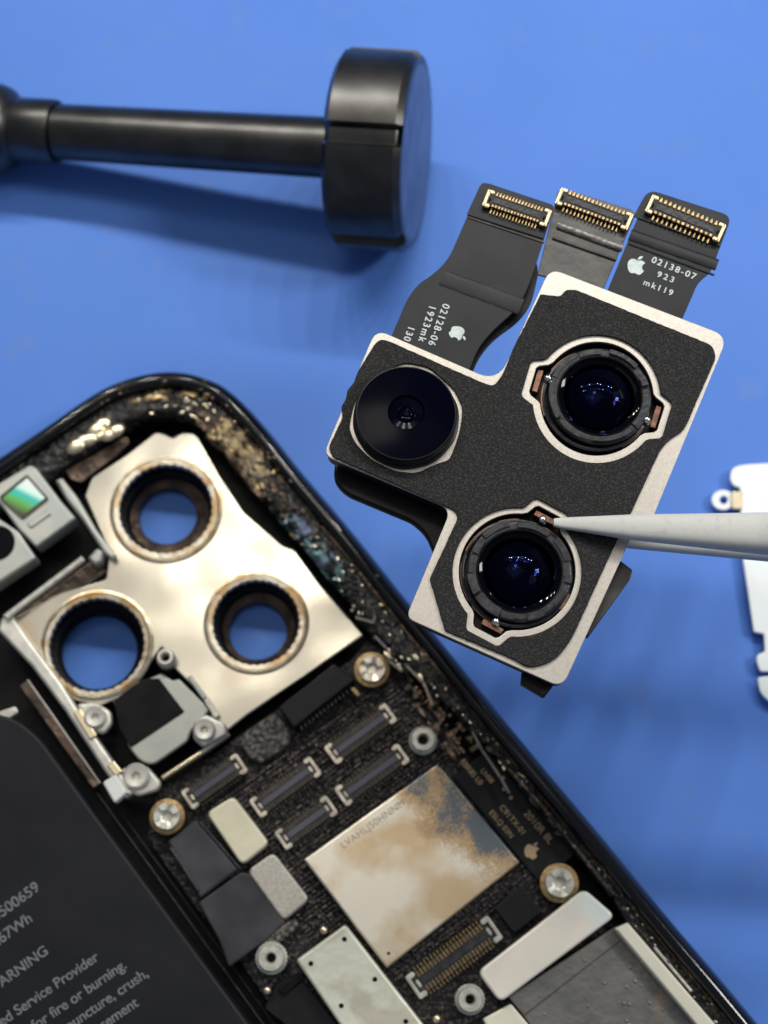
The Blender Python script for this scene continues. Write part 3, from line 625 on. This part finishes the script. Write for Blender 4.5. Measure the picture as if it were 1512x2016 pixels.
# ------------------------------------------------------------ camera module
cmod = thing('camera_module', 'loose triple camera module with three lenses, held in the air by white tweezers', 'camera module', P(1030,900,ZM-.5))
outline = rnd([(1083,528,24),(1433,662,30),(1288,1012,6),(1282,1026,6),(1250,1044,6),(1239,1066,6),(1107,1354,26),(799,1216,18),(888,1002,26),(636,896,22),(740,648,26),(980,752,44)],0,8)
def hole(cx, cy, r, tabs, n=72):
    """circle with outward tabs; tabs = (a0,a1,[pts]) image angles in degrees, y down"""
    out = []; k = 0
    while k < n:
        a = 360*k/n; t = next((t for t in tabs if (a-t[0])%360 <= (t[1]-t[0])%360), None)
        if t is None: out.append((cx+r*math.cos(math.radians(a)), cy+r*math.sin(math.radians(a))))
        elif (360*(k-1)/n-t[0])%360 > (t[1]-t[0])%360 : out.extend(t[2])
        k += 1
    return out
def tabpts(cx, cy, r, amid, half, depth, shrink=0):
    a = math.radians(amid); d = Vector((math.cos(a),math.sin(a))); n = Vector((-d.y,d.x)); c = Vector((cx,cy))
    b = math.sqrt(max(r*r-half*half,0))
    P0 = c+d*(b+2)-n*(half+7); P1 = c+d*(r+depth-5)-n*half; P2 = c+d*(r+depth)-n*(half-6); P3 = c+d*(r+depth)+n*(half-6); P4 = c+d*(r+depth-5)+n*half; P5 = c+d*(b+2)+n*(half+7)
    w = math.degrees(math.asin((half+7)/r))
    return (amid-w, amid+w, [tuple(p) for p in (P0,P1,P2,P3,P4,P5)])
L1 = (799,823); L2 = (1175,785); L3 = (1018,1126)
def lenshole(L, r, angs, half, depth): return hole(L[0],L[1],r,[tabpts(L[0],L[1],r,a,half,depth) for a in angs])
f2 = lenshole(L2,126,(-163.5,17),38,19); f3 = lenshole(L3,127,(-62,118),38,20)
p2 = lenshole(L2,112,(-163.5,17),30,20); p3 = lenshole(L3,115,(-62,118),29,20)
base = plate('base_plate', [outline, p2, p3, circ(*L1,90)], ZM, .03, mm['steelwarm'], cmod, bev=.004)
def inset_loop(lp, k, c): return [((x-c[0])*k+c[0],(y-c[1])*k+c[1]) for x,y in lp]
plate('housing', [inset_loop(outline,.994,(1035,940)), inset_loop(p2,.985,L2), inset_loop(p3,.985,L3), circ(*L1,90)], ZM-.032, .15, mm['blackpl'], cmod, bev=.01)
foam = rnd([(1064,579,0),(1103,583,6),(1114,570,6),(1134,570,5),(1404,680,22),(1410,704,10),(1347,846,12),(1316,866,12),(1300,886,10),(1242,1010,0),(1207,1080,0),(1124,1262,30),(1090,1303,30),(1042,1316,20),(1012,1298,5),(876,1241,3),(846,1139,3),(902,1018,10),(894,1003,10),(860,989,5),(655,899,8),(647,880,6),(674,822,3),(672,800,3),(681,785,2),(684,768,2),(697,752,2),(704,732,3),(738,676,8),(750,667,8),(768,672,4),(948,752,10),(972,760,10),(989,738,12),(1012,682,3)],2)
rag = []
N_ = len(foam)
for i in range(N_):
    a = Vector(foam[i]); b = Vector(foam[(i+1)%N_]); L = (b-a).length; st = max(1,int(L/7)); n = Vector((-(b-a).y,(b-a).x)).normalized() if L > 0 else Vector((0,0))
    for k in range(st):
        q = a.lerp(b,k/st); j = noise.noise(Vector((q.x*.13,q.y*.13,0)))*1.1 if k else 0
        rag.append(tuple(q+n*j))
h1 = rnd([(742,747,20),(792,712,20),(845,722,20),(870,745,8),(893,765,14),(911,800,14),(906,850,30),(885,905,10),(858,913,14),(818,932,16),(775,926,14),(730,904,20),(698,870,14),(687,842,10),(692,815,8),(700,785,20)],4)
plate('foam_pad', [rag, f2, f3, h1], ZM+.024, .022, mm['foam'], cmod, bev=.006)
plate('pin_hole', [circ(1083,601,5,14)], ZM+.027, .004, mm['pit'], cmod, bev=.001)
K = sc(1000,900,ZM)
def seg_lens(L, rg, gcx, gcy, seed, blobs, tabs):
    rnd_ = random.Random(seed); C = P(*L, ZM); G = P(gcx,gcy,ZM)
    mb = MB(); mb.lathe([(0,-.175),(143*K,-.175),(143*K,-.13),(100*K,-.125),(100*K,-.10),(0,-.10)], c=Vector((C.x,C.y,ZM)), n=72)
    root = mb.build('lens', mm['blackpl'], cmod)
    mb = MB(); mb.lathe([(108*K,-.10),(108*K,-.035),(104*K,-.03),(101*K,-.035),(101*K,-.10)], c=Vector((C.x,C.y,ZM)), n=96); mb.build('outer_ring', mm['greyring2'], root)
    a = rnd_.uniform(0,1)
    while a < 6.1:
        da = rnd_.uniform(.25,.8)
        if rnd_.random() < .8: mb = MB(); mb.arc((C.x,C.y), rnd_.uniform(103,105)*K, rnd_.uniform(108,111.5)*K, a, a+da, ZM-.028-rnd_.random()*.02, .06); mb.build('copper_lip', mm['copper'], root)
        a += da+rnd_.uniform(.05,.5)
    mb = MB()
    g0 = rg+1; mb.lathe([(g0*K,-.10),(g0*K,-.01),((g0+4)*K,-.002),((g0+16)*K,-.004),((g0+19)*K,-.012),((g0+19)*K,-.10)], c=Vector((G.x,G.y,ZM)), n=96); mb.build('barrel', mm['greyring2'], root)
    mb = MB(); a = .2
    while a < 6.2:
        da = rnd_.uniform(.15,.8); rr = rnd_.uniform(0,7)
        mb.arc((G.x,G.y), (g0+1+rr)*K, (g0+rnd_.uniform(14,21))*K, a, min(a+da,6.3), ZM+rnd_.uniform(.004,.034), .06)
        a += da+rnd_.choice((.03,.05,.16,.26))
    mb.lathe([((g0+2)*K,-.05),((g0+2)*K,.001),((g0+13)*K,.001),((g0+13)*K,-.05)], c=Vector((G.x,G.y,ZM)), n=96)
    mb.build('segmented_ring', mm['greyring'], root, bev=.004)
    mb = MB(); mb.lathe([(rg*K*math.sin(t*1.05/14)/math.sin(1.05), (math.cos(t*1.05/14)-math.cos(1.05))*.38-.10) for t in range(15)][::-1], c=Vector((G.x,G.y,ZM)), n=96)
    mb.build('front_glass', mm['coated'], root, ang=80)
    mb = MB(); mb.lathe([((rg+2)*K,-.03),((rg+2)*K,.0),((rg+.5)*K,.004),((rg-1)*K,-.002),((rg-1.5)*K,-.06)], c=Vector((G.x,G.y,ZM)), n=96); mb.build('retaining_ring', mm['blackpl'], root)
    # inner elements: concave then small convex
    mb = MB(); q = (rg-2)*K
    mb.lathe([(0,-.075),(q*.2,-.073),(q*.42,-.066),(q*.62,-.055),(q*.8,-.042),(q*.95,-.028),(q,-.02)], c=Vector((G.x,G.y,ZM)), n=72); mb.build('inner_element', mm['lensblk'], root, ang=80)
    mb = MB(); mb.lathe([(q*.30*math.sin(t*math.pi/16), -.076+.05*math.cos(t*math.pi/16)) for t in range(9)], c=Vector((G.x,G.y,ZM)), n=48); mb.build('inner_element', mm['coated'], root, ang=80)
    mb = MB(); mb.lathe([(q*.62*math.sin(t*1.2/12), -.10+.09*math.cos(t*1.2/12)) for t in range(13)], c=Vector((G.x,G.y,ZM)), n=48); mb.build('inner_element', mm['violet'], root, ang=80)
    for x,y in blobs:
        mb = MB(); mb.ball(P(x,y,ZM-.01), 8.5*K, .9); mb.ball(P(x+3,y+6,ZM-.02), 5*K, .9)
        mb.build('solder_bead', mm['solder'], root, ang=80)
    for (cx,cy,an) in tabs:
        a = math.radians(an); d = Vector((math.cos(a),math.sin(a))); n = Vector((-d.y,d.x)); c = Vector((cx,cy))
        plate('copper_pad', [[tuple(c+n*22-d*4),tuple(c+n*22+d*7),tuple(c-n*22+d*7),tuple(c-n*22-d*4)]], ZM-.04, .06, mm['copper'], root, bev=.004)
seg_lens(L2, 83, 1181, 779, 3, ((1079,745),(1273,827)), ((1060,750,-163.5),(1290,820,17)))
seg_lens(L3, 81, 1023, 1124, 8, ((1068,1023),(976,1224)), ((1072,1020,-62),(970,1232,118)))
# wide lens with flat front disc
z1 = ZM+.15; D1 = P(800,810,z1); B1 = P(799,828,ZM); k1 = sc(800,810,z1)
mb = MB(); mb.lathe([(105*K,-.17),(105*K,.02),(101*K,.028),(101*K,.06),(99*K,.065),(99*K,z1-ZM-.012),(98*K,z1-ZM-.002),(96*K,z1-ZM-.001),(95*K,z1-ZM-.05),(0,z1-ZM-.06)], c=Vector(((D1.x+B1.x)/2,(D1.y+B1.y)/2,ZM)), n=120, rf=lambda th,k: 1+(.008*math.sin(7*th)*math.sin(3*th+1) if k<3 else 0))
l1 = mb.build('lens', mm['blackpl'], cmod)
Dc = Vector(((D1.x+B1.x)/2,(D1.y+B1.y)/2,z1))
mb = MB(); mb.lathe([(96*K*s,(.012*(1-s*s))) for s in (1,.9,.75,.6,.48,.38)]+[(35*K,.004),(33*K,-.01),(20*K,-.02),(18*K,-.012),(15.5*K,-.01)], c=Dc, n=120); mb.build('front_disc', mm['lensnavy'], l1, ang=40)
mb = MB(); mb.lathe([(17*K*math.sin(t*math.pi/2/8), -.03+.042*math.cos(t*math.pi/2/8)) for t in range(9)], c=Dc, n=48); mb.build('centre_glass', mm['coated'], l1, ang=80)
mb = MB(); mb.lathe([(0,-.045),(8*K,-.042),(17*K,-.03)], c=Dc, n=48); mb.build('inner_element', mm['lensblk'], l1, ang=80)
mb = MB(); mb.lathe([(98.2*K,-.010),(97.6*K,-.003),(96.6*K,-.002),(96*K,-.006)], c=Dc, n=120); mb.build('disc_rim', mm['greyring2'], l1, ang=80)
# flex cables
ZF = ZM-.06
def flex(pts, z, mat, th=.025, label=None):
    o = plate('flex_cable', [rnd(pts, 0, 6)], z, th, mat, cmod, bev=.004)
    if label: o['label'] = label
    return o
fl1 = flex([(768,668),(802,588,20),(822,560,20),(858,536,20),(884,508,20),(950,357,16),(1092,404,10),(1044,556,25),(1020,606,25),(965,655,30),(938,690,20),(922,735,0)], ZF, mm['flex'], label='left flex cable with vertical printing')
plate('lower_layer', [rnd([(900,740),(800,690),(880,560),(1040,480),(1062,530,20),(1046,598,25),(1022,632,25),(972,668,30),(945,700,20),(929,735,0)],0,6)], ZF-.10, .03, mm['blackpl'], fl1, bev=.004)
fl2 = flex([(1058,540),(1100,368,18),(1254,416,16),(1186,574,0)], ZF-.05, mm['flexsh'], label='middle flex cable, glossy and creased')
fl3 = flex([(1194,577),(1278,373,18),(1441,425,20),(1400,534,8),(1374,556,14),(1362,585,14),(1338,640,0)], ZF, mm['flex'], label='right flex cable with upright printing')
def flex_conn(a, b, wpx, z, parent, n, big=1.0):
    Mx, L = frame(a, b, z); s_ = sc(*a, z); w = wpx*s_; e = 11*s_
    mb = MB(); mb.box(Mx,(0,0,.0),(L-e,w*.80,.05)); base = mb.build('connector', mm['blackpl'], parent, bev=.006)
    for sg in (-1,1):
        mb = MB(); X = sg*L/2; mb.box(Mx,(X-sg*e*.25,0,.012),(e*.5,w*1.02,.05))
        for t in (-1,1): mb.box(Mx,(X-sg*e*.7,t*w*.42,.012),(e*1.1,w*.18,.05))
        mb.box(Mx,(X-sg*e*.9,-w*.05,.0),(e*.5,w*.3,.05))
        mb.build('end_clip', mm['clipgold'], base, bev=.005)
    span = L-3.6*e
    for t in (-1,1):
        mb = MB()
        for k in range(n):
            X = -span/2+span*k/(n-1); pw = span/(n-1)*.46
            mb.box(Mx,(X,t*w*.34,.018),(pw*1.1,w*.13,.035)); mb.box(Mx,(X,t*w*(.50 if t > 0 else .57),-.006),(pw*.6,w*(.18 if t > 0 else .30),.03))
        mb.build('contact_row', mm['gold'], base)
    mb = MB(); mb.box(Mx,(0,0,.012),(span*1.05,w*.34,.04)); mb.build('centre_bar', mm['greyring2'], base, bev=.004)
flex_conn((955,392),(1080,434), 37, ZF+.03, fl1, 15)
flex_conn((1098,388),(1240,441), 37, ZF-.02, fl2, 15)
flex_conn((1276,403),(1421,463), 40, ZF+.03, fl3, 13)
plate('stiffener', [rnd([(945,365,12),(952,359,8),(1090,404,10),(1070,470,2),(919,422,2)],3)], ZF+.012, .012, mm['flex'], fl1, bev=.003)
plate('stiffener', [rnd([(1270,384,10),(1282,376,8),(1438,430,14),(1418,486,2),(1247,426,2)],3)], ZF+.012, .012, mm['flex'], fl3, bev=.003)
def ridge(a, b, wpx, z, mat, parent, name='crease', h=.03):
    Mx, L = frame(a, b, z); w = wpx*sc(*a,z); bm = bmesh.new(); rows = []
    for i in range(13):
        rows.append([bm.verts.new(Mx@Vector((-L/2+L*i/12, w/2*math.cos(math.pi*k/8), h*math.sin(math.pi*k/8)+.004*noise.noise(Vector((i*.8,k,1)))))) for k in range(9)])
    for r0, r1 in zip(rows, rows[1:]):
        for k in range(8): bm.faces.new((r0[k],r0[k+1],r1[k+1],r1[k]))
    me = bpy.data.meshes.new(name); bm.to_mesh(me); bm.free(); smooth(me,60); return link(name, me, mat, parent)
ridge((1097,443),(1226,490), 16, ZF-.045, mm['crease'], fl2)
ridge((1088,468),(1214,512), 7, ZF-.045, mm['flexsh'], fl2, h=.014)
ridge((1240,462),(1412,522), 26, ZF+.0, mm['flex'], fl3, h=.012)
ridge((1238,480),(1406,542), 5, ZF+.0, mm['flex'], fl3, h=.01)
ridge((870,546),(1026,604), 36, ZF+.0, mm['flex'], fl1, h=.007)
ridge((922,428),(1072,478), 5, ZF+.0, mm['flexsh'], fl1, h=.01)
zt = ZF+.003
def T(s, a, ang, h, par, sp=1.05, st=1.0):
    r = math.radians(ang); text('printed_text', s, a, (a[0]+40*math.cos(r), a[1]+40*math.sin(r)), zt, h, mm['print'], par, space=sp, stretch=st, bold=.022)
T('02138-07',(1281,516),22,13.5,fl3,1.28)
T('923',(1292,544),21.5,12.5,fl3,1.5)
T('mk119',(1265,560),21.5,12.5,fl3,1.35)
emblem((1253,521),(.24,-.97),42,zt,mm['emb'],fl3)
T('02128-06',(873,597),110.5,14,fl1,1.24)
T('1923mk',(846,600),107.5,14,fl1,1.3)
T('130',(805,641),110.5,13.5,fl1,1.2)
emblem((903,657),(.97,.45),36,zt,mm['emb'],fl1)
# parts hanging below
plate('lower_flex', [rnd([(660,905,0),(656,945,20),(680,972,20),(810,1026,10),(838,1050,20),(856,1092,0),(900,1060,0),(892,1000,0)],0,6)], ZM-.30, .10, mm['blackpl'], cmod, bev=.02)
plate('side_tab', [rnd([(1205,1095),(1224,1105,3),(1246,1122,5),(1241,1140,3),(1160,1252,3),(1130,1240,0)],0)], ZM-.16, .12, mm['flexsh'], cmod, bev=.01)
plate('side_tab', [rnd([(1028,1322),(1026,1345),(1072,1372,4),(1088,1352,2),(1090,1330)],0)], ZM-.16, .10, mm['blackpl'], cmod, bev=.01)
# ------------------------------------------------------------ tweezers
tw = thing('tweezers', 'white ceramic-tipped tweezers reaching in from the right and gripping the camera module', 'tweezers', P(1500,1050,ZM))
def prong(path, mat, name='prong'):
    """path: (px,py,z,half width px, half thickness cm)"""
    bm = bmesh.new(); rows = []; n = 20
    pts = []
    for i in range(len(path)-1):
        for k in range(8):
            t = k/8; pts.append([path[i][j]*(1-t)+path[i+1][j]*t for j in range(5)])
    pts.append(list(path[-1]))
    for (x,y,z,hwp,ht) in pts:
        c = P(x,y,z); hw_ = hwp*sc(x,y,z)
        rows.append([bm.verts.new(c+Vector((0, hw_*math.copysign(abs(math.cos(a))**.75, math.cos(a)), ht*math.copysign(abs(math.sin(a))**.8, math.sin(a))))) for a in [2*math.pi*k/n for k in range(n)]])
    for r0,r1 in zip(rows,rows[1:]):
        for k in range(n): bm.faces.new((r0[k],r0[(k+1)%n],r1[(k+1)%n],r1[k]))
    bm.faces.new(rows[0]); bm.faces.new(rows[-1][::-1]); bmesh.ops.recalc_face_normals(bm, faces=bm.faces)
    me = bpy.data.meshes.new(name); bm.to_mesh(me); bm.free(); smooth(me,60); return link(name, me, mat, tw)
prong([(1090,1029,ZM+.055,8,.025),(1104,1030,ZM+.06,11,.03),(1240,1038,ZM+.16,25,.07),(1512,1051,ZM+.34,42,.13),(1600,1056,ZM+.55,46,.15),(1720,1062,ZM+.85,50,.16),(2600,1105,ZM+1.8,80,.2)], mm['tip'])
prong([(1120,1048,ZM-.30,12,.03),(1240,1062,ZM-.30,18,.06),(1512,1070,ZM-.35,36,.10),(1900,1100,ZM-.45,50,.14),(2600,1150,ZM-.4,50,.16)], mm['ceramic'])
